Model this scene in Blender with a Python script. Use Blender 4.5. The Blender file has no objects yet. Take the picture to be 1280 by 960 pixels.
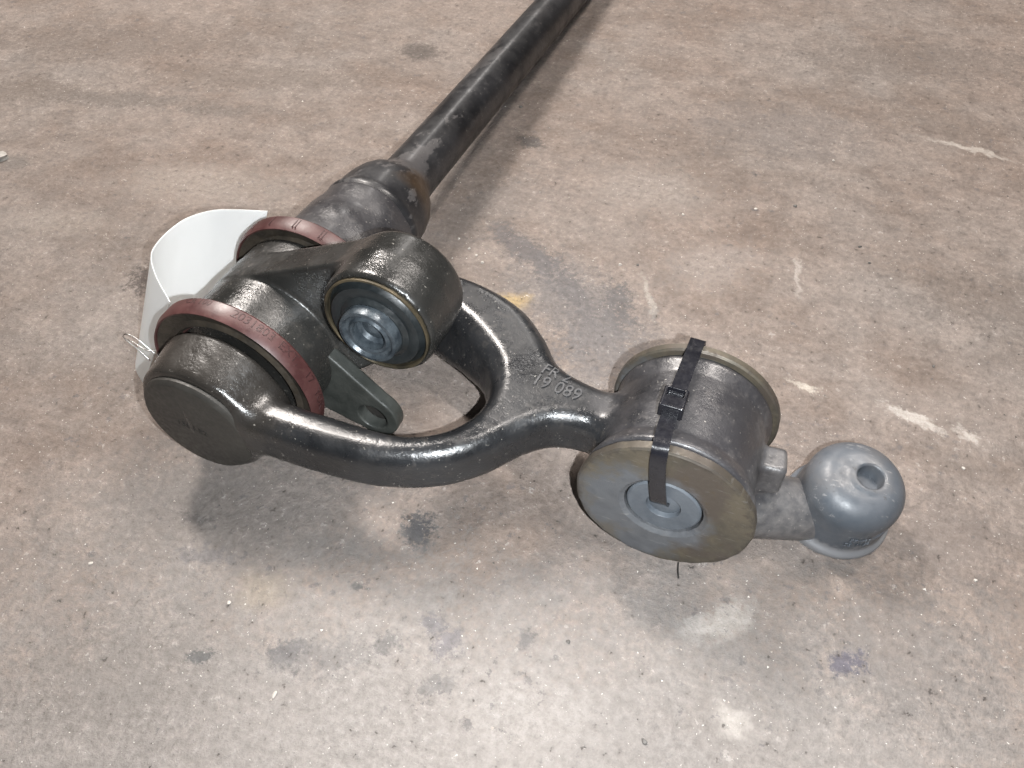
import bpy, bmesh, math, random
import numpy as np
from mathutils import Matrix, Vector

random.seed(7)
rng = np.random.default_rng(7)
scene = bpy.context.scene
col = scene.collection

# ------------------------------------------------------------------ camera
# everything is measured in millimetres in the frame of the bar (y along the bar,
# z up from the floor under the end cap); W() lays that frame on the level floor
SLOPE = 0.05                       # the bar sinks towards its far end
AXIS = 66.0                        # height of the bar axis in the bar frame
FLOOR0 = -4.0                      # floor height in the bar frame at y = 0
NRM = math.hypot(1, SLOPE)

def W(P):
    P = np.asarray(P, float)
    x, y, z = P[..., 0], P[..., 1], P[..., 2] - FLOOR0
    return np.stack([x, (y + SLOPE * z) / NRM, (z - SLOPE * y) / NRM], -1) * 0.001

FPX = 986.24
_p = math.atan2(1079.0, FPX)
_ez = -np.array([0, math.cos(_p), math.sin(_p)])
_d = np.array([577.65, -1079.0, FPX]); _d /= np.linalg.norm(_d)
_ey = _d - (_d @ _ez) * _ez; _ey /= np.linalg.norm(_ey)
BAS = np.array([np.cross(_ey, _ez), _ey, _ez])
CAMP = -BAS @ np.array([-208.48, 27.09, 522.29]) + np.array([0, 0, AXIS])
ROT = np.array([[1, 0, 0], [0, 1 / NRM, SLOPE / NRM], [0, -SLOPE / NRM, 1 / NRM]])
CM = ROT @ BAS
cam_loc = W(CAMP)
cd = bpy.data.cameras.new('camera'); cam = bpy.data.objects.new('camera', cd); col.objects.link(cam)
mw = np.eye(4); mw[:3, 0] = CM[:, 0]; mw[:3, 1] = -CM[:, 1]; mw[:3, 2] = -CM[:, 2]; mw[:3, 3] = cam_loc
cam.matrix_world = Matrix(mw.tolist())
cd.sensor_width = 36.0; cd.lens = 36.0 * FPX / 1280.0
cd.clip_start = 0.01; cd.clip_end = 50
scene.camera = cam

# ------------------------------------------------------------------ world, lamps, exposure
w = bpy.data.worlds.new('World'); scene.world = w; w.use_nodes = True
w.node_tree.nodes['Background'].inputs[0].default_value = (0.92, 0.96, 1.0, 1)
w.node_tree.nodes['Background'].inputs[1].default_value = 0.025

def area(name, loc, target, sx, sy, power, color, shape='RECTANGLE'):
    ld = bpy.data.lights.new(name, 'AREA'); ld.shape = shape; ld.size = sx
    if shape in ('RECTANGLE', 'ELLIPSE'): ld.size_y = sy
    ld.energy = power; ld.color = color
    o = bpy.data.objects.new(name, ld); col.objects.link(o); o.location = loc
    o.rotation_euler = (Vector(target) - Vector(loc)).to_track_quat('-Z', 'Y').to_euler()
    return o
# two workshop lamps under the ceiling and the phone's own flash beside the lens
area('ceiling_lamp', (-1.15, 1.2, 2.2), (0.1, 0.2, 0), 0.28, 0.7, 102, (1.0, 0.925, 0.865))
area('ceiling_lamp', (0.80, 1.10, 2.2), (0.15, 0.1, 0), 0.28, 0.9, 48, (1.0, 0.925, 0.865))
area('ceiling_lamp', (-0.9, 4.2, 2.7), (0.0, 0.6, 0), 0.35, 1.6, 28, (1.0, 0.95, 0.91))  # unseen far lamp, added to put highlights along the bar and neck
fl = cam_loc + CM @ np.array([0.034, 0.012, 0.0])
area('phone_flash', tuple(fl), tuple(fl + CM @ np.array([0, 0, 1.0])), 0.007, 0.007, 4.8, (0.93, 0.97, 1.0), 'DISK').data.spread = math.radians(150)

scene.view_settings.view_transform = 'Standard'
scene.view_settings.look = 'None'
scene.view_settings.exposure = 0.0
scene.view_settings.gamma = 1.0
scene.view_settings.use_curve_mapping = False

# ------------------------------------------------------------------ material helpers
class NT:
    def __init__(s, name):
        s.m = bpy.data.materials.new(name); s.m.use_nodes = True
        s.t = s.m.node_tree; s.n = s.t.nodes; s.b = s.n['Principled BSDF']
        s.tc = s.n.new('ShaderNodeTexCoord').outputs['Object']
    def link(s, a, b): s.t.links.new(a, b)
    def noise(s, scale, detail=5, rough=.55, vec=None, dist=0, out='Fac'):
        n = s.n.new('ShaderNodeTexNoise'); n.inputs['Scale'].default_value = scale
        n.inputs['Detail'].default_value = detail; n.inputs['Roughness'].default_value = rough
        n.inputs['Distortion'].default_value = dist
        s.link(vec or s.tc, n.inputs['Vector']); return n.outputs[out]
    def voro(s, scale, vec=None, feature='F1', out='Distance'):
        n = s.n.new('ShaderNodeTexVoronoi'); n.feature = feature; n.inputs['Scale'].default_value = scale
        s.link(vec or s.tc, n.inputs['Vector']); return n.outputs[out]
    def mapping(s, scale=(1, 1, 1), rot=(0, 0, 0), loc=(0, 0, 0), vec=None):
        n = s.n.new('ShaderNodeMapping'); n.inputs['Scale'].default_value = scale
        n.inputs['Rotation'].default_value = rot; n.inputs['Location'].default_value = loc
        s.link(vec or s.tc, n.inputs['Vector']); return n.outputs[0]
    def rng(s, v, a, b, c=0.0, d=1.0, smooth=False):
        n = s.n.new('ShaderNodeMapRange'); n.clamp = True
        if smooth: n.interpolation_type = 'SMOOTHSTEP'
        s.link(v, n.inputs[0])
        for i, q in zip((1, 2, 3, 4), (a, b, c, d)): n.inputs[i].default_value = q
        return n.outputs[0]
    def math(s, op, a, b=None):
        n = s.n.new('ShaderNodeMath'); n.operation = op
        for i, q in enumerate((a, b)):
            if q is None: continue
            if isinstance(q, (int, float)): n.inputs[i].default_value = q
            else: s.link(q, n.inputs[i])
        return n.outputs[0]
    def mix(s, fac, a, b, mode='MIX'):
        n = s.n.new('ShaderNodeMix'); n.data_type = 'RGBA'; n.blend_type = mode
        for k, q in ((0, fac), (6, a), (7, b)):
            if isinstance(q, (int, float)): n.inputs[k].default_value = q
            elif isinstance(q, tuple): n.inputs[k].default_value = (*q, 1)
            else: s.link(q, n.inputs[k])
        return n.outputs[2]
    def xyz(s, vec=None):
        n = s.n.new('ShaderNodeSeparateXYZ'); s.link(vec or s.tc, n.inputs[0]); return n.outputs
    def bump(s, h, strength=.3, dist=.001, normal=None):
        n = s.n.new('ShaderNodeBump'); n.inputs['Strength'].default_value = strength
        n.inputs['Distance'].default_value = dist; s.link(h, n.inputs['Height'])
        if normal is not None: s.link(normal, n.inputs['Normal'])
        return n.outputs[0]
    def done(s, color=None, rough=None, normal=None, metal=None, **kw):
        for k, q in (('Base Color', color), ('Roughness', rough), ('Normal', normal), ('Metallic', metal)):
            if q is None: continue
            i = s.b.inputs[k]
            if isinstance(q, (int, float)): i.default_value = q
            elif isinstance(q, tuple): i.default_value = (*q, 1)
            else: s.link(q, i)
        for k, q in kw.items():
            s.b.inputs[k.replace('_', ' ')].default_value = q
        return s.m

# ------------------------------------------------------------------ mesh helpers
def link_mesh(name, V, F, mat, parent=None, sharp=35, smooth=True, world=False, label=None):
    """V in bar-frame mm (or world metres), one mesh object"""
    me = bpy.data.meshes.new(name)
    V = np.asarray(V, float)
    Vw = V if world else W(V)
    off = np.array(parent['_o']) if parent is not None and '_o' in parent else np.zeros(3)
    me.from_pydata((Vw - off).tolist(), [], [list(map(int, q)) for q in F])
    me.validate(); me.update()
    if smooth:
        me.polygons.foreach_set('use_smooth', [True] * len(me.polygons))
        if sharp: me.set_sharp_from_angle(angle=math.radians(sharp))
    if mat: me.materials.append(mat)
    o = bpy.data.objects.new(name, me); col.objects.link(o)
    if parent is not None: o.parent = parent
    if label: o['label'] = label
    return o

def tag(o, label, cat, group=None, kind=None):
    if label: o['label'] = label
    if cat: o['category'] = cat
    if group: o['group'] = group
    if kind: o['kind'] = kind
    return o

def empty(name, loc):
    o = bpy.data.objects.new(name, None); col.objects.link(o); o.location = loc
    o.empty_display_size = 0.02
    return o

def lathe(profile, seg=112, c=(0.0, AXIS), closed=True, wob=None):
    """profile: (radius, y) list, revolved about the line parallel to y through (x, z) = c.
    closed joins the last ring to the first."""
    pr = np.array(profile, float); n = len(pr)
    a = np.linspace(0, 2 * math.pi, seg, endpoint=False)
    R = pr[:, 0][:, None] * np.ones(seg)[None]
    if wob is not None: R = R * (1 + wob(a)[None, :])
    X = c[0] + R * np.cos(a); Z = c[1] + R * np.sin(a); Y = pr[:, 1][:, None] * np.ones(seg)
    V = np.stack([X, Y, Z], -1).reshape(-1, 3)
    F = []
    m = n if closed else n - 1
    for i in range(m):
        j = (i + 1) % n
        for k in range(seg):
            l = (k + 1) % seg
            F.append((i * seg + k, i * seg + l, j * seg + l, j * seg + k))
    return V, F

def tube(path, r, seg=10):
    P = np.array(path, float); n = len(P); V = []; F = []
    T = np.gradient(P, axis=0); T /= np.linalg.norm(T, axis=1)[:, None]
    u = np.cross(T[0], [0.3, 0.2, 0.9]); u /= np.linalg.norm(u)
    for i in range(n):
        u = u - (u @ T[i]) * T[i]; u /= np.linalg.norm(u); v = np.cross(T[i], u)
        for k in range(seg):
            a = 2 * math.pi * k / seg; V.append(P[i] + r * (math.cos(a) * u + math.sin(a) * v))
    for i in range(n - 1):
        for k in range(seg):
            l = (k + 1) % seg; F.append((i * seg + k, i * seg + l, (i + 1) * seg + l, (i + 1) * seg + k))
    F.append(tuple(range(seg))[::-1]); F.append(tuple((n - 1) * seg + k for k in range(seg)))
    return np.array(V), F

def catmull(P, per=12, closed=False):
    P = np.array(P, float); n = len(P); out = []
    for i in range(n if closed else n - 1):
        if closed: p = [P[(i + k) % n] for k in (-1, 0, 1, 2)]
        else: p = [P[max(i - 1, 0)], P[i], P[i + 1], P[min(i + 2, n - 1)]]
        for t in np.linspace(0, 1, per, endpoint=False):
            out.append(.5 * (2 * p[1] + (p[2] - p[0]) * t + (2 * p[0] - 5 * p[1] + 4 * p[2] - p[3]) * t * t
                             + (3 * p[1] - p[0] - 3 * p[2] + p[3]) * t ** 3))
    if not closed: out.append(P[-1])
    return np.array(out)

def text_mesh(s, size, depth, bevel=0.0):
    cu = bpy.data.curves.new('t', 'FONT'); cu.body = s; cu.size = size; cu.extrude = depth
    cu.bevel_depth = bevel; cu.bevel_resolution = 0; cu.resolution_u = 3
    cu.align_x = 'CENTER'; cu.align_y = 'CENTER'
    ob = bpy.data.objects.new('t', cu); col.objects.link(ob)
    dg = bpy.context.evaluated_depsgraph_get()
    me = bpy.data.meshes.new_from_object(ob.evaluated_get(dg))
    V = np.array([v.co[:] for v in me.vertices]); F = [tuple(p.vertices) for p in me.polygons]
    bpy.data.objects.remove(ob); bpy.data.curves.remove(cu); bpy.data.meshes.remove(me)
    return V, F

# ---- signed distance modelling of the castings: cast fillets come out of smooth unions
def smin(a, b, k):
    h = np.clip(.5 + .5 * (b - a) / k, 0, 1)
    return b * (1 - h) + a * h - k * h * (1 - h)
def smax(a, b, k): return -smin(-a, -b, k)
def ext(d2, q, h, r):
    """extrude a 2D distance d2 along q (half height h) with edge rounding r"""
    a = d2 + r; b = np.abs(q) - h + r
    return np.minimum(np.maximum(a, b), 0) + np.hypot(np.maximum(a, 0), np.maximum(b, 0)) - r
def cyl(P, x, z, r, y0, y1, rr=2.0):
    return ext(np.hypot(P[0] - x, P[2] - z) - r, P[1] - (y0 + y1) / 2, (y1 - y0) / 2, rr)
def cap2(u, v, a, b, ra, rb):
    """2D tapered capsule"""
    ax, ay = a; bx, by = b
    t = np.clip(((u - ax) * (bx - ax) + (v - ay) * (by - ay)) / ((bx - ax) ** 2 + (by - ay) ** 2), 0, 1)
    return np.hypot(u - ax - t * (bx - ax), v - ay - t * (by - ay)) - (ra + (rb - ra) * t)
def cap3(P, a, b, ra, rb):
    d = np.array(b, float) - np.array(a, float)
    t = np.clip(sum((P[i] - a[i]) * d[i] for i in range(3)) / (d @ d), 0, 1)
    return np.sqrt(sum((P[i] - a[i] - t * d[i]) ** 2 for i in range(3))) - (ra + (rb - ra) * t)
def box(P, c, h, r, rz=0.0):
    x, y, z = P[0] - c[0], P[1] - c[1], P[2] - c[2]
    if rz:
        cs, sn = math.cos(rz), math.sin(rz); x, y = cs * x + sn * y, -sn * x + cs * y
    q = [np.abs(x) - h[0] + r, np.abs(y) - h[1] + r, np.abs(z) - h[2] + r]
    o = np.sqrt(sum(np.maximum(t, 0) ** 2 for t in q))
    return o + np.minimum(np.maximum(q[0], np.maximum(q[1], q[2])), 0) - r
def interp(y, ys, rs): return np.interp(y, ys, rs)

class Plan:
    """distance to a closed outline in the x-y plane, tabulated"""
    def __init__(s, poly, lo, hi, h=0.8):
        s.lo = np.array(lo, float); s.h = h
        n = np.ceil((np.array(hi) - s.lo) / h).astype(int) + 1
        X, Y = np.meshgrid(s.lo[0] + h * np.arange(n[0]), s.lo[1] + h * np.arange(n[1]), indexing='ij')
        D = np.full(X.shape, 1e9); ins = np.zeros(X.shape, bool)
        for (ax, ay), (bx, by) in zip(poly, np.roll(poly, -1, 0)):
            dx, dy = bx - ax, by - ay; L = dx * dx + dy * dy
            if L < 1e-9: continue
            t = np.clip(((X - ax) * dx + (Y - ay) * dy) / L, 0, 1)
            D = np.minimum(D, np.hypot(X - ax - t * dx, Y - ay - t * dy))
            if dy != 0:
                c = ((ay > Y) != (by > Y)) & (X < dx * (Y - ay) / dy + ax); ins ^= c
        s.D = np.where(ins, -D, D)
    def __call__(s, x, y):
        u = np.clip((x - s.lo[0]) / s.h, 0, s.D.shape[0] - 1.001); v = np.clip((y - s.lo[1]) / s.h, 0, s.D.shape[1] - 1.001)
        i = u.astype(np.int32); j = v.astype(np.int32); a = u - i; b = v - j; D = s.D
        return (D[i, j] * (1 - a) + D[i + 1, j] * a) * (1 - b) + (D[i, j + 1] * (1 - a) + D[i + 1, j + 1] * a) * b

def nets(fn, lo, hi, h, proj=3):
    """naive surface nets over a grid, vertices then pulled onto the surface"""
    lo = np.array(lo, float); n = np.ceil((np.array(hi, float) - lo) / h).astype(int) + 1
    ax = [lo[i] + h * np.arange(n[i]) for i in range(3)]
    F = np.empty(n, np.float32)
    for i in range(0, n[0], 24):
        G = np.meshgrid(ax[0][i:i + 24], ax[1], ax[2], indexing='ij'); F[i:i + 24] = fn(G)
    S = F < 0
    c = [F[a:n[0] - 1 + a, b:n[1] - 1 + b, d:n[2] - 1 + d] for a in (0, 1) for b in (0, 1) for d in (0, 1)]
    cs = sum((q < 0).astype(np.int8) for q in c); act = np.argwhere((cs > 0) & (cs < 8))
    idx = -np.ones(n - 1, np.int64); idx[tuple(act.T)] = np.arange(len(act))
    off = np.array([(a, b, d) for a in (0, 1) for b in (0, 1) for d in (0, 1)])
    vals = np.stack([q[tuple(act.T)] for q in c], 1)
    acc = np.zeros((len(act), 3)); cnt = np.zeros(len(act))
    for p in range(8):
        for q in range(p + 1, 8):
            if np.abs(off[p] - off[q]).sum() != 1: continue
            m = (vals[:, p] < 0) != (vals[:, q] < 0)
            t = vals[m, p] / (vals[m, p] - vals[m, q])
            acc[m] += off[p] + t[:, None] * (off[q] - off[p]); cnt[m] += 1
    V = lo + h * (act + acc / cnt[:, None])
    for _ in range(proj):
        f = fn(V.T); e = .15
        g = np.stack([(fn((V + np.eye(3)[k] * e).T) - fn((V - np.eye(3)[k] * e).T)) / (2 * e) for k in range(3)], 1)
        st = f[:, None] * g / np.maximum((g * g).sum(1), .2)[:, None]
        ln = np.linalg.norm(st, axis=1)[:, None]; V = V - st * np.minimum(1, .5 * h / np.maximum(ln, 1e-9))
    Q = []
    for a in range(3):
        b, d = (a + 1) % 3, (a + 2) % 3
        sl0 = [slice(None)] * 3; sl1 = [slice(None)] * 3
        sl0[a] = slice(0, n[a] - 1); sl1[a] = slice(1, n[a])
        s0, s1 = S[tuple(sl0)], S[tuple(sl1)]
        e = np.argwhere(s0 != s1); e = e[(e[:, b] > 0) & (e[:, d] > 0) & (e[:, b] < n[b] - 1) & (e[:, d] < n[d] - 1)]
        ub = np.zeros(3, int); ub[b] = 1; ud = np.zeros(3, int); ud[d] = 1
        q = np.stack([idx[tuple((e - ub - ud).T)], idx[tuple((e - ud).T)], idx[tuple(e.T)], idx[tuple((e - ub).T)]], 1)
        fl = ~s0[tuple(e.T)]; q[fl] = q[fl][:, ::-1]; Q.append(q)
    return V, np.concatenate(Q)

# ------------------------------------------------------------------ materials
def mat_floor():
    s = NT('worn_concrete')
    st = s.mapping(scale=(1, 1.35, 1), rot=(0, 0, math.radians(-19)))
    big = s.noise(4.2, 4, .6); mid = s.noise(42, 7, .76, dist=.25); fine = s.noise(230, 5, .86)
    band = s.noise(7.5, 5, .65, vec=st); ag = s.noise(150, 4, .65, vec=s.mapping(loc=(2, 5, 0)))
    c = s.mix(s.rng(big, .36, .64), (0.224, 0.184, 0.160), (0.220, 0.193, 0.175))
    c = s.mix(s.rng(band, .44, .62), c, s.mix(1, c, (0.80, 0.76, 0.73), 'MULTIPLY'))
    c = s.mix(s.rng(mid, .34, .70), s.mix(1, c, (0.76, 0.76, 0.765), 'MULTIPLY'), s.mix(1, c, (1.24, 1.235, 1.23), 'MULTIPLY'))
    # scrapes, drips and stains that lie on this floor: x, y, half length, half width, turn, colour, strength, ragged
    wob = s.noise(70, 3, .7, out='Color'); wob2 = fine
    ad = s.n.new('ShaderNodeVectorMath'); ad.operation = 'MULTIPLY_ADD'
    s.link(wob, ad.inputs[0]); ad.inputs[1].default_value = (.022, .022, 0); s.link(s.tc, ad.inputs[2])
    pv = s.mapping(loc=(-.011, -.011, 0), vec=ad.outputs[0])
    edge = s.math('ADD', s.rng(wob2, .3, .7, -.5, .5), s.rng(mid, .3, .7, -.35, .35))
    W1 = (0.437, 0.403, 0.370)
    marks = [(.112, .318, .060, .016, -28, (.105, .097, .098), .75, .6), (.165, .285, .050, .016, -42, (.105, .097, .098), .75, .6), (.200, .240, .026, .034, 0, (.115, .105, .104), .65, .6),
             (.215, .275, .012, .030, 25, (.12, .11, .108), .55, .6),
             (.22, -.13, .50, .14, 20, (0.220, 0.206, 0.195), .7, .35), (.02, -.02, .14, .07, 20, (0.197, 0.183, 0.172), .5, .4),
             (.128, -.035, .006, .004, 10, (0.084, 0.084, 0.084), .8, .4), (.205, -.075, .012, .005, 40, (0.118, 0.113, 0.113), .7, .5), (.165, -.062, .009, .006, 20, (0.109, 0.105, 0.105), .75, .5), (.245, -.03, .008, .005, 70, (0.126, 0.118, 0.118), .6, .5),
             (-.165, .20, .014, .05, 0, (0.109, 0.092, 0.084), .55, .55), (-.20, .16, .012, .02, 20, (0.101, 0.084, 0.076), .5, .5),
             (-.50, .52, .20, .05, 18, (0.139, 0.113, 0.097), .55, .5), (-.30, .50, .16, .03, 18, (0.143, 0.118, 0.101), .5, .5), (-.55, .38, .10, .03, 18, (0.134, 0.109, 0.092), .55, .5),
             (-.24, .30, .09, .035, 15, (0.302, 0.265, 0.235), .45, .5), (.20, .45, .06, .04, 20, (0.286, 0.252, 0.227), .4, .5), (.28, .36, .05, .03, 40, (0.294, 0.260, 0.239), .4, .5),
             (.02, -.14, .07, .04, 20, (0.160, 0.143, 0.130), .5, .55), (.13, -.085, .03, .012, 25, (0.101, 0.097, 0.097), .55, .6), (.46, .05, .06, .05, 10, (0.143, 0.130, 0.122), .5, .55), (.26, -.07, .05, .03, 10, (0.302, 0.281, 0.265), .45, .55),
             (.36, .03, .02, .01, 60, (0.336, 0.315, 0.290), .6, .5), (-.33, .20, .06, .02, 15, (0.286, 0.252, 0.223), .4, .5), (.55, .40, .09, .04, 15, (0.143, 0.122, 0.109), .5, .5), (.43, .80, .16, .05, 14, (0.143, 0.122, 0.109), .5, .5),
             (.458, .240, .024, .0055, -14, W1, .85, .62), (.497, .238, .011, .0055, -14, W1, .8, .62),
             (.377, .243, .013, .005, -10, (0.437, 0.395, 0.344), .9, .5), (.490, .629, .050, .005, -8, (0.378, 0.344, 0.311), .8, .5),
             (.352, .375, .003, .030, 10, (0.370, 0.336, 0.307), .7, .55), (.235, .300, .003, .030, 25, (0.353, 0.328, 0.294), .6, .55),
             (.125, .252, .018, .012, 20, (0.370, 0.269, 0.126), .75, .3), (.190, .262, .10, .045, -35, (0.143, 0.133, 0.131), .6, .62),
             (.215, .215, .030, .050, 0, (0.160, 0.147, 0.143), .5, .6), (-.415, .405, .085, .017, 18, (0.131, 0.114, 0.102), .6, .5),
             (-.300, .425, .06, .012, 18, (0.131, 0.114, 0.102), .55, .5),
             (.055, .486, .018, .014, 0, (0.071, 0.063, 0.059), .85, .3), (-.143, .622, .028, .022, 0, (0.084, 0.071, 0.063), .8, .35),
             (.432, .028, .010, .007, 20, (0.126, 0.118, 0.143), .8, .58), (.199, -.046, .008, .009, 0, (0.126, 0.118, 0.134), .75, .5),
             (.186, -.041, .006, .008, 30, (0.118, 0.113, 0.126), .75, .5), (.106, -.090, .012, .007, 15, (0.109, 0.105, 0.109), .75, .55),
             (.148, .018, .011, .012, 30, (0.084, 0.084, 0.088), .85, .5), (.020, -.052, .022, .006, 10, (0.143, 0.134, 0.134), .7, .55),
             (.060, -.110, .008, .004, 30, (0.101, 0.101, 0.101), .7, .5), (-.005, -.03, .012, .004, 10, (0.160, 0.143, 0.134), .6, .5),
             (.20, -.10, .12, .10, 0, (0.277, 0.256, 0.239), .35, .5), (.489, .143, .05, .04, 20, (0.131, 0.114, 0.105), .45, .5),
             (.40, .19, .05, .03, 10, (0.144, 0.124, 0.114), .35, .5), (.30, .60, .10, .05, 12, (0.164, 0.144, 0.134), .5, .55),
             (-.45, .262, .02, .014, 10, (0.151, 0.134, 0.122), .7, .45), (.07, -.06, .02, .015, 0, (0.277, 0.235, 0.185), .5, .4),
             (.375, -.03, .012, .010, 0, (0.353, 0.328, 0.302), .7, .5), (.392, -.085, .016, .008, 70, (0.353, 0.328, 0.302), .7, .5),
             (.345, .02, .014, .009, 40, (0.336, 0.315, 0.294), .6, .5), (.05, .36, .10, .03, 60, (0.171, 0.154, 0.144), .35, .55)]
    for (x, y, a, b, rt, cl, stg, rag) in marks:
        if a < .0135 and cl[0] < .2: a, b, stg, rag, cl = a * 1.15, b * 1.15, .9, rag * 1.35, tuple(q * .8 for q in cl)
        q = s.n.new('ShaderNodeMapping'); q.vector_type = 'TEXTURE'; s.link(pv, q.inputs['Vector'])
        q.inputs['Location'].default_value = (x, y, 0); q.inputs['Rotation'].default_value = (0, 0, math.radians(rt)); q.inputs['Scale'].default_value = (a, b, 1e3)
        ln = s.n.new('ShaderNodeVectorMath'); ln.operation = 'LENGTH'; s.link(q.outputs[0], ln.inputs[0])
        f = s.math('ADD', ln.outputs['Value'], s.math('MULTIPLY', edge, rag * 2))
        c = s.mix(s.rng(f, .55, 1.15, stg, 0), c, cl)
    c = s.mix(s.rng(fine, .30, .70), s.mix(1, c, (0.74, 0.735, 0.73), 'MULTIPLY'), s.mix(1, c, (1.22, 1.22, 1.22), 'MULTIPLY'))
    c = s.mix(s.rng(ag, .36, .60), s.mix(1, c, (0.88, 0.875, 0.87), 'MULTIPLY'), s.mix(1, c, (1.09, 1.09, 1.09), 'MULTIPLY'))
    # exposed pale aggregate, dark grease scabs, pits
    fk = s.math('MULTIPLY', s.rng(ag, .625, .655), s.rng(mid, .45, .62, .15, 1))
    c = s.mix(s.math('MULTIPLY', fk, .6), c, (0.44, 0.41, 0.38))
    tiny = s.rng(s.noise(430, 2, .6), .705, .725)
    c = s.mix(s.math('MULTIPLY', tiny, .75), c, (0.66, 0.63, 0.59))
    sc = s.noise(85, 5, .72)
    dk = s.math('MULTIPLY', s.rng(sc, .60, .64), s.rng(band, .42, .55))
    c = s.mix(s.math('MULTIPLY', dk, .6), c, (0.10, 0.094, 0.096))
    pit = s.rng(ag, .335, .30)
    c = s.mix(s.math('MULTIPLY', pit, .7), c, (0.07, 0.06, 0.055))
    h = s.math('ADD', s.math('MULTIPLY', mid, 1.2), s.math('ADD', s.math('MULTIPLY', fine, .75), s.math('MULTIPLY', ag, .5)))
    h = s.math('SUBTRACT', h, s.math('MULTIPLY', pit, .5)); h = s.math('ADD', h, s.math('MULTIPLY', fk, .2))
    nrm = s.bump(h, .8, .0030)
    return s.done(c, s.rng(mid, .35, .65, .60, .85), nrm, Specular_IOR_Level=.4)

def mat_cast(name, paint, grey=None, rough=(.22, .5), oil=True, brown=None, rust=False, spec=.55, bs=.5, x0=.235, x1=.285, spot=.6, orange=.9, dusty=.45):
    """oily painted casting; towards x1 the grey primer shows"""
    s = NT(name)
    n1 = s.noise(38, 5, .6); n2 = s.noise(160, 5, .65); n3 = s.noise(700, 3, .6); n4 = s.noise(14, 4, .6)
    c = s.mix(s.rng(n4, .40, .64), paint, tuple(min(1, q * 1.7 + .004) for q in paint))
    dust = s.math('MULTIPLY', s.rng(n2, .52, .72), s.rng(n4, .42, .62))
    c = s.mix(s.math('MULTIPLY', dust, dusty), c, (0.095, 0.080, 0.066))
    if brown:
        c = s.mix(s.math('MULTIPLY', s.rng(s.math('ADD', s.xyz()[0], s.rng(n1, .3, .7, -.02, .02)), .035, .075, 1, 0), .8), c, s.mix(s.rng(n1, .35, .65), brown, tuple(q * 1.6 for q in brown)))
    if grey:
        x = s.math('ADD', s.xyz()[0], s.rng(n1, .3, .7, -.03, .03))
        g = s.rng(x, x0, x1)
        q = s.xyz(); g2 = s.math('MULTIPLY', s.rng(q[1], .150, .156), s.rng(s.math('ADD', q[0], s.rng(n1, .3, .7, -.015, .015)), .045, .07, 1, 0)); g = s.math('MAXIMUM', g, g2)
        gc = s.mix(s.rng(n4, .35, .65), grey, tuple(q * 1.25 for q in grey))
        gc = s.mix(s.math('MULTIPLY', s.rng(n2, .54, .72), .18), gc, (0.16, 0.145, 0.135))
        gc = s.mix(s.math('MULTIPLY', s.rng(s.math('ADD', s.xyz()[0], s.rng(n1, .3, .7, -.02, .02)), .345, .375), .75), gc, s.mix(s.rng(n2, .35, .65), (0.085, 0.083, 0.086), (0.15, 0.142, 0.138)))
        c = s.mix(g, c, gc)
    if rust:
        yy = s.xyz()[1]
        pt = s.math('MULTIPLY', s.rng(s.noise(26, 6, .7, vec=s.mapping(scale=(1, .55, 1))), .54, .57), s.rng(s.xyz()[2], .055, .075))
        c = s.mix(s.math('MULTIPLY', pt, .8), c, (0.070, 0.066, 0.066))
        ru = s.math('MULTIPLY', s.math('MULTIPLY', s.rng(yy, .262, .275), s.rng(yy, .296, .310, 1, 0)), s.rng(s.math('ADD', s.xyz()[0], s.rng(n1, .3, .7, -.01, .01)), .014, .026))
        c = s.mix(s.math('MULTIPLY', ru, .65), c, (0.048, 0.028, 0.013))
    r = s.rng(n1, .35, .65, rough[0], rough[1])
    sp = s.rng(s.noise(520, 2, .5), .70, .735)
    c = s.mix(s.math('MULTIPLY', sp, spot), c, (0.30, 0.28, 0.25))
    r = s.math('ADD', r, s.math('MULTIPLY', dust, .25))
    if grey: r = s.math('ADD', r, s.math('MULTIPLY', g, .10))
    h = s.math('ADD', s.math('MULTIPLY', n2, orange), s.math('MULTIPLY', n3, .28)); h = s.math('ADD', h, s.math('MULTIPLY', n1, 1.2))
    return s.done(c, r, s.bump(h, bs, .0016), Specular_IOR_Level=spec, Coat_Weight=.12 if oil else .0, Coat_Roughness=.18)

def mat_plain(name, c0, c1, rough=(.4, .6), scale=60, metal=0.0, bump=.2, bscale=300, **kw):
    s = NT(name); n = s.noise(scale, 5, .6); b = s.noise(bscale, 4, .6)
    return s.done(s.mix(s.rng(n, .35, .65), c0, c1), s.rng(b, .35, .65, *rough), s.bump(b, bump, .0008), metal, **kw)

def mat_red():
    s = NT('dull_red_seal'); n = s.noise(70, 5); m = s.noise(300, 4)
    c = s.mix(s.rng(n, .35, .65), (0.046, 0.0165, 0.016), (0.076, 0.030, 0.028))
    c = s.mix(s.math('MULTIPLY', s.rng(m, .55, .72), .4), c, (0.09, 0.05, 0.04))
    return s.done(c, s.rng(n, .3, .7, .36, .52), s.bump(m, .15, .0006), Specular_IOR_Level=.5)

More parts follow.
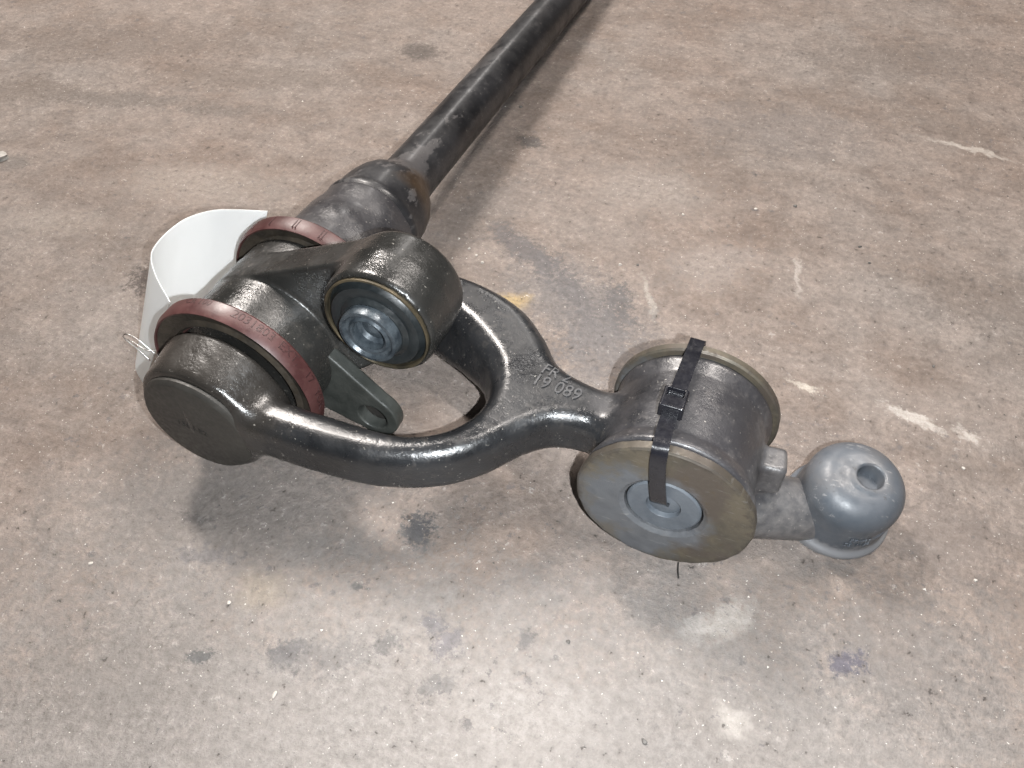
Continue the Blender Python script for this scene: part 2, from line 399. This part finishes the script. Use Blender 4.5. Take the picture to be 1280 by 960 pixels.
def mat_washer():
    s = NT('rusty_passivated_steel')
    X = s.xyz(); dx = s.math('SUBTRACT', X[0], .3027)
    zc = (AXIS - 2.7 - FLOOR0 - SLOPE * 50) / NRM * .001
    dz = s.math('SUBTRACT', X[2], zc)
    rr = s.math('SQRT', s.math('ADD', s.math('MULTIPLY', dx, dx), s.math('MULTIPLY', dz, dz)))
    n = s.noise(42, 6, .65); n2 = s.noise(130, 6, .7); n3 = s.noise(20, 4, .6, vec=s.mapping(loc=(1.3, .2, .6)))
    c = s.mix(s.rng(n, .40, .60), (0.068, 0.060, 0.047), (0.108, 0.091, 0.066))
    c = s.mix(s.rng(n3, .50, .58), c, (0.078, 0.064, 0.052))
    c = s.mix(s.math('MULTIPLY', s.rng(n2, .56, .68), .8), c, (0.085, 0.065, 0.045))
    # blue-grey paint overspray round the bore and down the side away from the ball joint
    lean = s.math('ADD', rr, s.math('ADD', s.math('MULTIPLY', dx, .34), s.math('MULTIPLY', dz, .22)))
    f = s.math('ADD', lean, s.rng(n, .3, .7, -.010, .010))
    g = s.rng(f, .030, .044, .9, 0)
    c = s.mix(g, c, s.mix(s.rng(n2, .35, .65), (0.074, 0.080, 0.090), (0.104, 0.110, 0.119)))
    ed = s.rng(s.math('ADD', rr, s.rng(n2, .3, .7, -.0035, .0035)), .0515, .0545)
    c = s.mix(s.math('MULTIPLY', ed, .7), c, (0.05, 0.043, 0.036))
    scr = s.rng(s.noise(60, 6, .75, vec=s.mapping(scale=(1, 1, 9), rot=(0, .6, 0))), .60, .66)
    c = s.mix(s.math('MULTIPLY', scr, .35), c, (0.24, 0.235, 0.225))
    lat = s.math('SINE', s.math('MULTIPLY', rr, 5200.0))
    return s.done(c, s.rng(n2, .35, .7, .40, .62), s.bump(s.math('ADD', n2, s.math('MULTIPLY', lat, .05)), .25, .0008), s.rng(g, 0, 1, .35, .1))

def mat_joint():
    s = NT('blue_grey_cover'); n = s.noise(30, 5, .6); n2 = s.noise(140, 5, .7); n3 = s.noise(16, 4, .6, vec=s.mapping(loc=(.4, 1.2, 2)))
    c = s.mix(s.rng(n, .35, .65), (0.050, 0.060, 0.072), (0.080, 0.087, 0.098))
    c = s.mix(s.math('MULTIPLY', s.rng(n3, .50, .64), .4), c, (0.105, 0.094, 0.086))
    z = s.math('ADD', s.xyz()[2], s.rng(n2, .3, .7, -.004, .004))
    c = s.mix(s.rng(z, .008, .013, .6, 0), c, (0.20, 0.195, 0.195))
    scr = s.rng(s.noise(45, 6, .8, vec=s.mapping(scale=(1, 5, 2.5), rot=(.4, .3, .8))), .60, .64)
    c = s.mix(s.math('MULTIPLY', scr, .45), c, (0.26, 0.255, 0.25))
    c = s.mix(s.math('MULTIPLY', s.rng(n2, .66, .70), .6), c, (0.04, 0.038, 0.036))
    return s.done(c, s.rng(n2, .3, .7, .28, .58), s.bump(s.math('ADD', n2, s.math('MULTIPLY', scr, .4)), .22, .0008))

def mat_sheet():
    s = NT('white_plastic'); n = s.noise(20, 3)
    s.done(s.mix(s.rng(n, .3, .7), (0.90, 0.91, 0.91), (0.92, 0.93, 0.93)), .38)
    tr = s.n.new('ShaderNodeBsdfTranslucent'); tr.inputs[0].default_value = (.93, .95, .95, 1)
    mx = s.n.new('ShaderNodeMixShader'); mx.inputs[0].default_value = .5
    s.link(s.b.outputs[0], mx.inputs[1]); s.link(tr.outputs[0], mx.inputs[2])
    s.link(mx.outputs[0], s.n['Material Output'].inputs[0]); return s.m

def mat_grit():
    s = NT('grit'); g = s.n.new('ShaderNodeNewGeometry'); r = s.n.new('ShaderNodeValToRGB')
    e = r.color_ramp.elements; e[0].position = 0; e[0].color = (.06, .055, .05, 1); e[1].position = 1; e[1].color = (.80, .77, .72, 1)
    for p, c in ((.22, (.09, .08, .075, 1)), (.26, (.36, .31, .27, 1)), (.78, (.44, .39, .35, 1)), (.84, (.60, .56, .52, 1))):
        q = e.new(p); q.color = c
    s.link(g.outputs['Random Per Island'], r.inputs[0]); s.link(r.outputs[0], s.b.inputs['Base Color'])
    s.b.inputs['Roughness'].default_value = .55; return s.m

M = dict(
    floor=mat_floor(),
    yoke=mat_cast('oily_black_casting', (0.009, 0.0095, 0.0105), (0.026, 0.025, 0.027), rough=(.16, .42), dusty=.22, brown=(0.024, 0.021, 0.018), bs=.30),
    bracket=mat_cast('oily_brown_casting', (0.0145, 0.0142, 0.0132), None, rough=(.16, .42), spot=.5, bs=.32, dusty=.28),
    lug=mat_plain('grey_green_lit_casting', (0.030, 0.033, 0.030), (0.052, 0.055, 0.050), (.3, .55), 60, bump=.25),  # same casting as the bracket; brighter light on the lug put into colour
    barend=mat_cast('grey_painted_casting', (0.050, 0.052, 0.058), None, rough=(.35, .55), oil=False),
    bar=mat_cast('black_painted_tube', (0.008, 0.008, 0.009), None, rough=(.3, .55), spot=.3, orange=.2, dusty=.05, bs=.22, rust=True, spec=.4),
    cap=mat_plain('dark_cap_paint', (0.026, 0.024, 0.021), (0.038, 0.035, 0.030), (.42, .62), 40),
    red=mat_red(),
    lip=mat_plain('brown_grimy_rubber', (0.020, 0.016, 0.012), (0.045, 0.036, 0.026), (.45, .7), 60, bump=.4),
    rubber=mat_plain('black_rubber', (0.008, 0.010, 0.011), (0.016, 0.019, 0.020), (.28, .5), 60),
    brass=mat_plain('yellowed_steel', (0.050, 0.043, 0.030), (0.13, 0.105, 0.066), (.35, .5), 60, .6),
    blue=mat_plain('blue_grey_paint', (0.062, 0.072, 0.084), (0.098, 0.110, 0.124), (.35, .6), 45),
    sleeve=mat_plain('oily_steel_sleeve', (0.030, 0.038, 0.046), (0.075, 0.090, 0.102), (.2, .45), 120, .35),
    joint=mat_joint(),
    washer=mat_washer(), sheet=mat_sheet(), grit=mat_grit(),
    tie=mat_plain('black_nylon', (0.006, 0.006, 0.008), (0.012, 0.012, 0.015), (.16, .28), 80, bump=.08),
    wire=mat_plain('bright_wire', (0.55, 0.55, 0.54), (0.7, 0.7, 0.69), (.25, .35), 80, 1.0, bump=.02),
    dark=mat_plain('dark_dirt_and_shade', (0.012, 0.010, 0.009), (0.02, 0.018, 0.015), (.6, .8), 80),
)

# ------------------------------------------------------------------ floor
def grid_floor():
    V = [(-2.6, -1.4, 0), (2.8, -1.4, 0), (2.8, 3.6, 0), (-2.6, 3.6, 0)]
    o = link_mesh('floor', V, [(0, 1, 2, 3)], M['floor'], world=True, smooth=False); o['kind'] = 'structure'
grid_floor()

# ------------------------------------------------------------------ the suspension arm
arm = empty('stabiliser_bar', (0, 0, 0))
tag(arm, 'oily black forked casting on a long steel bar lying across the concrete floor', 'suspension part')
MID = 96.0

# --- yoke: two eyes, two arms, neck, big eye, link to the ball joint
outer = [(-2, 6), (40, 2), (88, 2), (131, 7), (166, 21), (190, 41), (209, 66), (228, 79), (258, 81), (300, 80),
         (300, 117), (258, 117), (232, 119), (209, 128), (190, 150), (166, 171), (131, 185), (88, 190), (40, 190), (-2, 186),
         (-6, 176), (-6, 16)]
hole = [(-40, 31), (40, 31), (95, 30.5), (135, 33), (159, 46), (172, 66), (174, 88), (166, 110), (150, 126), (128, 141), (95, 156), (40, 161), (-40, 161)]
p_out = Plan(catmull(outer, 10, True), (-60, -20), (380, 280))
p_hole = Plan(catmull(hole, 10, True), (-60, -20), (380, 280))
BX, BZ = 302.7, AXIS - 2.7
def f_yoke(P):
    x, y, z = P
    rho = np.hypot(x, z - AXIS)
    draft = .30 * np.clip(AXIS + 16 - z, 0, 50) * np.clip((y - 60) / 50, 0, 1)
    plan = smax(p_out(x, y), -p_hole(x, y) - draft, 6)
    top = 19.5 - 2.0 * np.clip((x - 235) / 40, 0, 1)
    lowr = 7.0 * np.clip((y - 105) / 40, 0, 1) * np.clip((185 - x) / 40, 0, 1)
    fork = ext(plan, z - AXIS + lowr, top + lowr, 12.5)
    # front and back eyes (slightly conical)
    rf = np.hypot(x + 2.5 * np.clip((40 - y) / 40, 0, 1), z - AXIS + 3.5 * np.clip((40 - y) / 40, 0, 1))
    d = smin(ext(rf - interp(y, [0, 36], [44.6, 49.8]), y - 21.5, 16.5, 4.0), fork, 13)
    back = ext(rho - interp(y, [152, 190, 209, 232, 240], [50, 47.6, 44.8, 43.2, 42.6]) - .9 * np.sin(x * .11 + y * .05) * np.sin(z * .13 + 1) - .6 * np.sin(y * .17 + x * .07), y - 195.5, 41, 4)
    d = smin(d, back, 12)
    # the big eye
    re = np.hypot(x - BX, z - BZ)
    eye = ext(re - interp(y, [58, 64, 72, 122, 133], [54.5, 53.3, 50.0, 49.6, 52.6]), y - 96.5, 37.5, 3)
    d = smin(d, eye, 12)
    # link to the ball joint, lug on the eye
    d = smin(d, cap3(P, (345, 104, 32), (405, 122, 18), 20, 13), 9)
    d = smin(d, cap3(P, (350, 101, 20), (406, 127, 11), 20, 21), 8)
    d = smin(d, box(P, (355, 106, 61), (12.5, 10, 13), 3.5, .12), 4)
    d = np.maximum(d, FLOOR0 + SLOPE * y + .4 - z)
    # clear the seats of the bearing
    d = np.maximum(d, -ext(rho - 66, y - MID, 57.5, 1))
    return d
V, F = nets(f_yoke, (-60, -6, -6), (440, 246, 128), 1.7)
yoke = link_mesh('yoke', V, F, M['yoke'], arm, sharp=0)

def flat_text(s, size, origin, adv, up, depth=.5, name='lettering', mat=None, parent=None, bevel=.12, fit=None, sq=1.0):
    V, F = text_mesh(s, size, depth, bevel); V[:, 0] *= sq
    a = np.array(adv, float); a /= np.linalg.norm(a); u = np.array(up, float); u -= (u @ a) * a; u /= np.linalg.norm(u)
    n = np.cross(a, u)
    Q = np.array(origin) + V[:, :1] * a + V[:, 1:2] * u + V[:, 2:] * n
    return link_mesh(name, fit(Q) if fit else Q, F, mat, parent, sharp=40)
m_let = mat_plain('oily_black_letters', (0.040, 0.040, 0.042), (0.075, 0.074, 0.075), (.22, .34), 200, bump=.05)
TOPZ = AXIS + 19.3
def on_yoke(V):
    z = np.full(len(V), AXIS + 20.0)
    for _ in range(12): z = z - f_yoke((V[:, 0], V[:, 1], z))
    return np.stack([V[:, 0], V[:, 1], z + V[:, 2] - TOPZ - .1], -1)
flat_text('FR 2', 13.5, (211.5, 113.4, TOPZ), (26, -4, 0), (3, 9, 0), .9, 'casting_letters', m_let, yoke, .0, fit=on_yoke, sq=.84)
flat_text('19 089', 15.0, (215.5, 101.8, TOPZ), (34, -3.2, 0), (3, 9, 0), .9, 'casting_numbers', m_let, yoke, .0, fit=on_yoke, sq=.84)

# --- end cap in the front eye
V, F = lathe([(0.01, 0), (37.6, 0), (38.6, .3), (41.0, 2.6), (41.2, 4.6), (40.2, 5.2), (40.2, 8), (0.01, 8)], closed=False, c=(-2.5, AXIS - 3.5))
cap = link_mesh('end_cap', V, F, M['cap'], arm, sharp=30)
flat_text('1384 E2', 7.2, (-6, -.05, 60.3), (31, 0, -6), (6, 0, 31), .12, 'stamped_number', M['dark'], cap, .04)

link_mesh('cap_groove_ring', *lathe([(39.5, 5.6), (42.6, 5.4), (42.6, 9), (39.5, 9)], 96, (-2.5, AXIS - 3.5)), M['dark'], cap, sharp=30)  # dark ring set in the groove round the cap
# --- red seal rings with grimy lips
def ring_text(s, size, R, y, ang, parent, mat, name='embossed_lettering'):
    V, F = text_mesh(s, size, .16, .03)
    a = math.radians(ang) - V[:, 0] / R; r = R + V[:, 2]
    return link_mesh(name, np.stack([r * np.cos(a), y + V[:, 1], AXIS + r * np.sin(a)], -1), F, mat, parent, sharp=40)
redtext = mat_plain('red_embossing', (0.030, 0.011, 0.011), (0.042, 0.017, 0.016), (.4, .55), 60)
def seal(y0, flip):
    pr = [(46, 47), (60.3, 46), (61.0, 40.8), (62.0, 40.3), (64.0, 44.6), (64.2, 53.2), (63.2, 54.6), (46, 54.6)]
    pr = [(r, (y - 40.3) + y0 if not flip else y0 + 14.3 - (y - 40.3)) for r, y in pr]
    if flip: pr = pr[::-1]
    V, F = lathe(pr, 144)
    o = link_mesh('seal_ring', V, F, M['red'], arm, sharp=25)
    yl = y0 + (2.0 if not flip else 3.0)
    V, F = lathe([(47, yl + 3), (49, yl + .6), (53, yl + 2.2), (57.5, yl + 1.0), (60.9, yl - .2), (60.9, yl + 6), (47, yl + 6)], 112)
    link_mesh('seal_lip', V, F, M['lip'], o, sharp=30)
    return o
ring = seal(40.3, False)
for s_, a_ in (('2031803', 64.5), ('EXT.', 38.5), ('17', 19), ('YOR', 1)):
    ring_text(s_, 9.0, 64.15, 49.0, a_, ring, redtext)
ring_text('CR 100', 7.0, 64.15, 50.5, 103, ring, redtext)
ring1 = seal(137.2, False)
for a_ in np.radians([125, 108, 90, 88, 71, 69, 54, 52, 36]):
    c, s_ = math.cos(a_), math.sin(a_); t = np.array([s_, 0, -c]); n = np.array([c, 0, s_]); u = np.array([0, 1, 0])
    ctr = np.array([0, 144.2, AXIS]) + 64.1 * n
    Vb = [ctr + i * .35 * t + j * 4.6 * u + k * .25 * n for i in (-1, 1) for j in (-1, 1) for k in (-1, 1)]
    link_mesh('rib', Vb, [(0, 1, 3, 2), (4, 6, 7, 5), (0, 4, 5, 1), (2, 3, 7, 6), (0, 2, 6, 4), (1, 5, 7, 3)], redtext, ring1, smooth=False)

# --- bearing bracket between the seals: barrel, upper eye, lower lug
EX, EZ = 105.0, 130.5
def f_bracket(P):
    x, y, z = P
    rho = np.hypot(x, z - AXIS)
    d = ext(rho - 53.2, y - MID, 42.5, 3)
    web = ext(cap2(x, z, (0, AXIS), (EX, EZ), 53.0, 35.5), y - 105.5, 13.5, 1.6)
    d = smin(d, web, 3)
    eye = ext(np.hypot(x - EX, z - EZ) - interp(y, [70, 96, 121], [39.0, 40.2, 38.0]), y - 95.5, 25.5, 6)
    d = smin(d, eye, 6)
    d = smax(d, -ext(np.hypot(x - EX, z - EZ) - 36.2, y - 66, 15, .2), 1.0)
    d = np.maximum(d, FLOOR0 + SLOPE * y + .3 - z)
    return d
V, F = nets(f_bracket, (-58, 50, -4), (150, 142, 176), 1.5)
bracket = link_mesh('bearing_bracket', V, F, M['bracket'], arm, sharp=0)

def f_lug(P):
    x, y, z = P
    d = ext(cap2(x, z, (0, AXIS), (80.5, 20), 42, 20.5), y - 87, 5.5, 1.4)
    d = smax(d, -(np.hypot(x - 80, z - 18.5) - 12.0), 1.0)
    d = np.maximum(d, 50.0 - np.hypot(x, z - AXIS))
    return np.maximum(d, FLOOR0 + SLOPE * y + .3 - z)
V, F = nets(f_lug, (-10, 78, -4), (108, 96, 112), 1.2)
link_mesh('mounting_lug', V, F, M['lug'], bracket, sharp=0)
link_mesh('bore_fill', *lathe([(0.01, 92.8), (12.8, 91.5), (12.8, 95), (0.01, 95)], 48, (80, 18.5), closed=False), M['dark'], bracket, sharp=30)  # dark disc standing in for the shade inside the lug hole
E0 = (EX, EZ)
bush = link_mesh('bushing', *lathe([(34.3, 70.6), (35.0, 69.6), (36.1, 69.8), (36.1, 80), (34.3, 80)], 112, E0), M['brass'], arm, sharp=30)
link_mesh('rubber', *lathe([(18, 66.5), (21, 66.0), (24, 68.2), (27, 67.6), (30.5, 68.6), (32, 72.5), (34.4, 74), (34.4, 80), (18, 80)], 112, E0), M['rubber'], bush, sharp=40)
link_mesh('inner_sleeve', *lathe([(11.2, 60.5), (12.6, 59.6), (14.2, 61.2), (16.0, 60.8), (17.4, 58.6), (19.4, 58.8), (20.0, 61), (20.0, 80), (11.2, 80)], 96, E0), M['sleeve'], bush, sharp=30)
link_mesh('bore_fill', *lathe([(0.01, 69), (4, 67.8), (9, 69), (11.3, 66.5), (11.3, 72), (0.01, 72)], 64, E0, closed=False), M['sleeve'], bush, sharp=30)

# --- the long bar: shoulder bulb behind the back eye, then the tube
pr = [(0.01, 226), (40, 226), (42.3, 233.5), (43.6, 236), (44.2, 239), (43.2, 242), (42.0, 246), (41.8, 254), (40.8, 265), (38.6, 275), (35.4, 283.5),
      (30.5, 291.5), (27.0, 298), (25.2, 305), (24.5, 314), (24.2, 340), (24.1, 500), (24.0, 700), (24.0, 905), (20, 910), (0.01, 910)]
V, F = lathe(pr, 112, closed=False, wob=lambda a: .004 * np.sin(2 * a + 1) + .003 * np.sin(3 * a))
link_mesh('bar', V, F, M['bar'], arm, sharp=40)

# --- big bushing: washers, sleeve, core
BC = (BX, BZ)
def jag(a): return .004 * np.sin(7 * a) + .003 * np.sin(17 * a + 1) + .0025 * np.sin(31 * a + 2)
wash = link_mesh('washer', *lathe([(24.6, 52.2), (27.5, 50.2), (53.6, 50.0), (55.0, 50.9), (55.0, 56.0), (53.8, 57.2), (24.6, 57.2)], 144, BC, wob=jag), M['washer'], arm, sharp=30,
                 label='rusty front washer with blue grey overspray')
wash2 = link_mesh('washer', *lathe([(20, 135.2), (54.4, 135.0), (55.8, 136), (55.8, 140.4), (54.4, 141.5), (20, 141.5)], 144, BC), M['washer'], arm, sharp=30)
link_mesh('rubber', *lathe([(26, 57.0), (50.6, 57.0), (50.6, 59.4), (26, 59.4)], 96, BC), M['rubber'], arm, sharp=30)
link_mesh('rubber', *lathe([(26, 133), (50.6, 133), (50.6, 135.3), (26, 135.3)], 96, BC), M['rubber'], arm, sharp=30)
slv = link_mesh('sleeve', *lathe([(10.4, 53.8), (11.0, 52.6), (22.0, 52.2), (23.2, 53.2), (23.4, 139), (10.4, 139)], 112, BC), M['blue'], arm, sharp=30)
link_mesh('bore_fill', *lathe([(0.01, 55.4), (6, 55.0), (10.5, 56.0), (10.5, 60), (0.01, 60)], 64, BC, closed=False), M['blue'], slv, sharp=30)

# --- ball joint cover at the end of the link
KB = np.array([411.5, 134.0, 2.6]); KA = np.array([0.075, -.17, 1.0]); KA /= np.linalg.norm(KA)
KU = np.cross([0, 1, 0], KA); KU /= np.linalg.norm(KU); KV = np.cross(KA, KU)
HN = np.array([.18, .04, 1.0]); HN /= np.linalg.norm(HN); HC = np.array([420.0, 126.0, 57.3])
HU = np.cross([0, 1, 0], HN); HU /= np.linalg.norm(HU); HV = np.cross(HN, HU)
def f_joint(P):
    q = [P[i] - KB[i] for i in range(3)]
    t = sum(q[i] * KA[i] for i in range(3)); u = sum(q[i] * KU[i] for i in range(3)); v = sum(q[i] * KV[i] for i in range(3))
    r = np.hypot(u, v)
    d = ext(r - (33.0 - .03 * t), t - 28.8, 28.8, 17)
    d = smin(d, ext(r - 37.0 + .12 * t, t - 1.0, 8, 2.0), 7)
    e = [P[i] - HC[i] for i in range(3)]; ht = sum(e[i] * HN[i] for i in range(3))
    hr = np.sqrt(np.maximum(sum(q_ * q_ for q_ in e) - ht * ht, 1e-6))
    d = smin(d, ext(hr - 11.5, ht + 3, 3.2, 1.5), 3)
    d = smax(d, -ext(hr - 8.4, ht + 1, 8, .5), 1.4)
    # pressed notch low on the side
    a = math.radians(-34); nu, nv = math.cos(a), math.sin(a)
    s_ = u * nu + v * nv - 34.0; w_ = -u * nv + v * nu
    n = np.sqrt((s_ / 6.0) ** 2 + (w_ / 14) ** 2 + ((t - 30) / 4.6) ** 2) - 1
    d = smax(d, -n * 5, 1.5)
    return np.maximum(d, FLOOR0 + SLOPE * P[1] + .25 - P[2])
V, F = nets(f_joint, (364, 74, -4), (466, 186, 84), 1.1)
joint = link_mesh('ball_joint_cover', V, F, M['joint'], arm, sharp=0)
def joint_text(txt, size, t0, ang):
    V, F = text_mesh(txt, size, .35, .08); r = 33.6
    a = math.radians(ang) + V[:, 0] / r; rr = r - .03 * t0 + V[:, 2]; t = t0 + V[:, 1]
    P = KB + t[:, None] * KA + (rr * np.cos(a))[:, None] * KU + (rr * np.sin(a))[:, None] * KV
    link_mesh('raised_mark', P, F, M['joint'], joint, sharp=40)
joint_text('57 402', 5.4, 29.5, -66); joint_text('52 1150', 5.4, 23.0, -66)
a = np.linspace(0, 2 * math.pi, 48, endpoint=False)
Vp = [HC - HN * 6.5 + 9.4 * (math.cos(t) * HU + math.sin(t) * HV) for t in a] + [HC - HN * 6]
link_mesh('bore_fill', Vp, [(i, (i + 1) % 48, 48) for i in range(48)], M['joint'], joint, sharp=0)

# ------------------------------------------------------------------ cable tie
tie = empty('cable_tie', (0.2945, 0.083, 0)); tie['_o'] = list(tie.location)
tag(tie, 'black nylon cable tie looped through the bore of the big bushing', 'cable tie')
path = catmull([(301.5, 60, 62), (301, 52.5, 66), (299.5, 47.6, 76), (296.8, 46.6, 92), (294.6, 47.0, 108), (293.8, 49.0, 117.6), (293.2, 54.5, 121.0), (292.6, 64, 120.4),
                (292.4, 82, 119.4), (293.0, 110, 119.2), (293.8, 130, 120.0), (294.2, 140, 120.9), (294.6, 143.6, 118.6), (294.8, 144.6, 110), (296, 144.8, 90), (299, 143.5, 70)], 8)
def strap(path, w, t):
    T = np.gradient(path, axis=0); T /= np.linalg.norm(T, axis=1)[:, None]
    sx = np.cross(T, [1, 0, 0]); sx /= np.linalg.norm(sx, axis=1)[:, None]; sd = np.cross(sx, T)
    sec = [(-w / 2, -t / 2), (w / 2, -t / 2), (w / 2, t / 4), (w / 2 - .5, t / 2), (-w / 2 + .5, t / 2), (-w / 2, t / 4)]
    V = np.concatenate([[p + a * d + b * n for a, b in sec] for p, d, n in zip(path, sd, sx)]); k = len(sec); F = []
    for i in range(len(path) - 1):
        for j in range(k): F.append((i * k + j, i * k + (j + 1) % k, (i + 1) * k + (j + 1) % k, (i + 1) * k + j))
    F.append(tuple(range(k))[::-1]); F.append(tuple((len(path) - 1) * k + j for j in range(k)))
    return V, F
link_mesh('strap', *strap(path, 9.6, 1.7), M['tie'], tie, sharp=30)
def f_head(P):
    d = box(P, (292.4, 83.5, 122.5), (7.4, 8.4, 5.2), 1.3)
    d = smax(d, -box(P, (292.4, 87.4, 127.2), (4.9, 2.9, 4.2), .4), .6)
    return d
V, F = nets(f_head, (282, 72, 114), (303, 95, 132), .5)
link_mesh('head', V, F, M['tie'], tie, sharp=0)

# ------------------------------------------------------------------ curled plastic sheet, wire clip
rim = catmull([(-52, 178, 105), (-76.2, 170.5, 105), (-94.2, 163.7, 104), (-108.1, 151, 102), (-114.6, 138.3, 99), (-117.9, 123.2, 95), (-115, 110.5, 92), (-100.6, 96, 88), (-75.7, 78.8, 84)], 8)
bot = catmull([(-84, 150, 0), (-106, 142, 0), (-124, 132, 0), (-137, 120, 0), (-145, 108, 0), (-147, 94, 0), (-143, 80, 0), (-134, 68, 0), (-118, 58, 0)], 8)
bot[:, 2] = FLOOR0 + SLOPE * bot[:, 1] + .1
n = len(rim); rows = 14; V = []
for s_ in (0, 1):
    for j in range(rows):
        t = j / (rows - 1); c = rim * (1 - t) + bot * t
        T = np.gradient(c, axis=0); nn = np.cross(T, bot - rim); nn /= np.linalg.norm(nn, axis=1)[:, None]
        V.append(c + (s_ - .5) * .7 * nn)
V = np.concatenate(V); F = []; o2 = rows * n
for j in range(rows - 1):
    for i in range(n - 1):
        a0 = j * n + i; F.append((a0, a0 + 1, a0 + n + 1, a0 + n)); F.append((o2 + a0, o2 + a0 + n, o2 + a0 + n + 1, o2 + a0 + 1))
for i in range(n - 1):
    F.append((i, o2 + i, o2 + i + 1, i + 1)); b = (rows - 1) * n + i; F.append((b, b + 1, o2 + b + 1, o2 + b))
for j in range(rows - 1):
    b = j * n; F.append((b, b + n, o2 + b + n, o2 + b)); b = j * n + n - 1; F.append((b, o2 + b, o2 + b + n, b + n))
tag(link_mesh('plastic_sheet', V, F, M['sheet'], sharp=50), 'curled white plastic sheet standing behind the red sealed bearing', 'plastic sheet')

wp = catmull([(-86, 50, 46.5), (-93, 50, 55), (-100, 49, 64.5), (-100.5, 49, 68.5), (-95, 49.5, 70.8), (-88, 50, 67.5), (-80, 50, 59.5), (-73, 50.5, 52)], 8)
wc = empty('wire_clip', tuple(W((-86, 50, -2)))); wc['_o'] = list(wc.location)
tag(wc, 'thin bent bright wire clip sticking out beside the drum end', 'wire clip')
link_mesh('wire', *tube(wp, .42, 8), M['wire'], wc, sharp=0)
link_mesh('wire', *tube(catmull([(-97, 48.6, 66), (-90, 47.5, 65.5), (-83, 48, 61), (-77, 50, 60), (-68, 51, 61)], 8), .38, 8), M['wire'], wc, sharp=0)

# ------------------------------------------------------------------ small things on the floor
def pebble(name, x, y, s, mat, label, group, cat, flat=.55, seed=0):
    bm = bmesh.new(); bmesh.ops.create_icosphere(bm, subdivisions=2, radius=1)
    r = random.Random(seed); ph = [r.uniform(0, 6) for _ in range(6)]
    for v in bm.verts:
        k = 1 + .18 * math.sin(3 * v.co.x + ph[0]) + .15 * math.sin(4 * v.co.y + ph[1]) + .14 * math.sin(5 * v.co.z + ph[2])
        v.co = Vector((v.co.x * k * s, v.co.y * k * s * .72, max(v.co.z * k, -.6) * s * flat))
    me = bpy.data.meshes.new(name); bm.to_mesh(me); bm.free(); me.materials.append(mat)
    me.polygons.foreach_set('use_smooth', [True] * len(me.polygons)); me.set_sharp_from_angle(angle=.7)
    o = bpy.data.objects.new(name, me); col.objects.link(o)
    o.location = (x, y, .55 * s * flat); o.rotation_euler = (0, 0, r.uniform(0, 6.3))
    return tag(o, label, cat, group)
m_pale = mat_plain('pale_stone', (0.34, 0.31, 0.28), (0.46, 0.43, 0.39), (.5, .7), 300)
m_dk = mat_plain('dark_stone', (0.07, 0.065, 0.06), (0.13, 0.12, 0.11), (.5, .7), 300)
m_gr = mat_plain('grey_stone', (0.26, 0.25, 0.23), (0.36, 0.34, 0.31), (.5, .7), 300)
pebble('pebble', -.466, .264, .0075, m_gr, 'rounded grey pebble lying away from the part on a dark stain', None, 'pebble', seed=1)
bits = [(.062, .302), (.072, .296), (.081, .289), (.047, .312), (.200, .330), (.236, .420), (.372, .480), (.300, .452), (.43, .395), (.36, .560), (.495, .205), (.505, .115), (-.19, .24), (-.165, .232), (-.05, -.085), (.055, -.075), (.115, -.115)]
for i, (x, y) in enumerate(bits):
    pebble('stone_chip', x, y, random.uniform(.0013, .0021), m_pale, 'tiny pale stone chip lying loose on the concrete floor', 'pale stone chips', 'stone chip', seed=10 + i)
dks = [(-.17, .20), (-.185, .215), (-.195, .190), (-.178, .178), (.215, .335), (.335, .47), (.40, .43), (.41, .41), (.47, .30), (-.03, .50), (.02, .545), (.27, -.02), (.33, -.06)]
for i, (x, y) in enumerate(dks):
    pebble('dirt_crumb', x, y, random.uniform(.0014, .0023), m_dk, 'tiny dark dirt crumb lying loose on the concrete floor', 'dark dirt crumbs', 'dirt crumb', seed=40 + i)
hair = link_mesh('bristle', *tube(catmull([(321, 57, .6), (322, 51, 1.6), (324, 45.5, .9)], 6), .55, 6), M['dark'], world=False, sharp=0)
# lie on the floor
tag(hair, 'short black bristle on the floor under the rusty washer', 'bristle')

def grit(n=7000):
    V = []; F = []
    base = np.array([(1, 0, -.3), (-.5, .87, -.3), (-.5, -.87, -.3), (.1, .05, .7)])
    k = 0
    cl = rng.uniform([-.8, -.25], [.75, 1.15], (60, 2))
    for i in range(n):
        if i % 2: x, y = rng.uniform([-.85, -.28], [.75, 1.2])
        else:
            c = cl[rng.integers(60)]; x, y = c + rng.normal(0, .05, 2)
        s = .0003 + .0011 * rng.random() ** 3.4
        a = rng.uniform(0, 6.28); q = base * rng.uniform(.6, 1.4, (4, 1)) * s * np.array([1, rng.uniform(.5, 1), .6])
        R = np.array([[math.cos(a), -math.sin(a), 0], [math.sin(a), math.cos(a), 0], [0, 0, 1]])
        V.append(q @ R.T + np.array([x, y, .0001])); F += [(k, k + 2, k + 1), (k, k + 1, k + 3), (k + 1, k + 2, k + 3), (k + 2, k, k + 3)]; k += 4
    o = link_mesh('grit', np.concatenate(V), F, M['grit'], world=True, smooth=False)
    tag(o, 'fine pale and dark grit scattered over the concrete', 'grit', kind='stuff')
grit()

for o in list(bpy.data.objects):
    if '_o' in o: del o['_o']
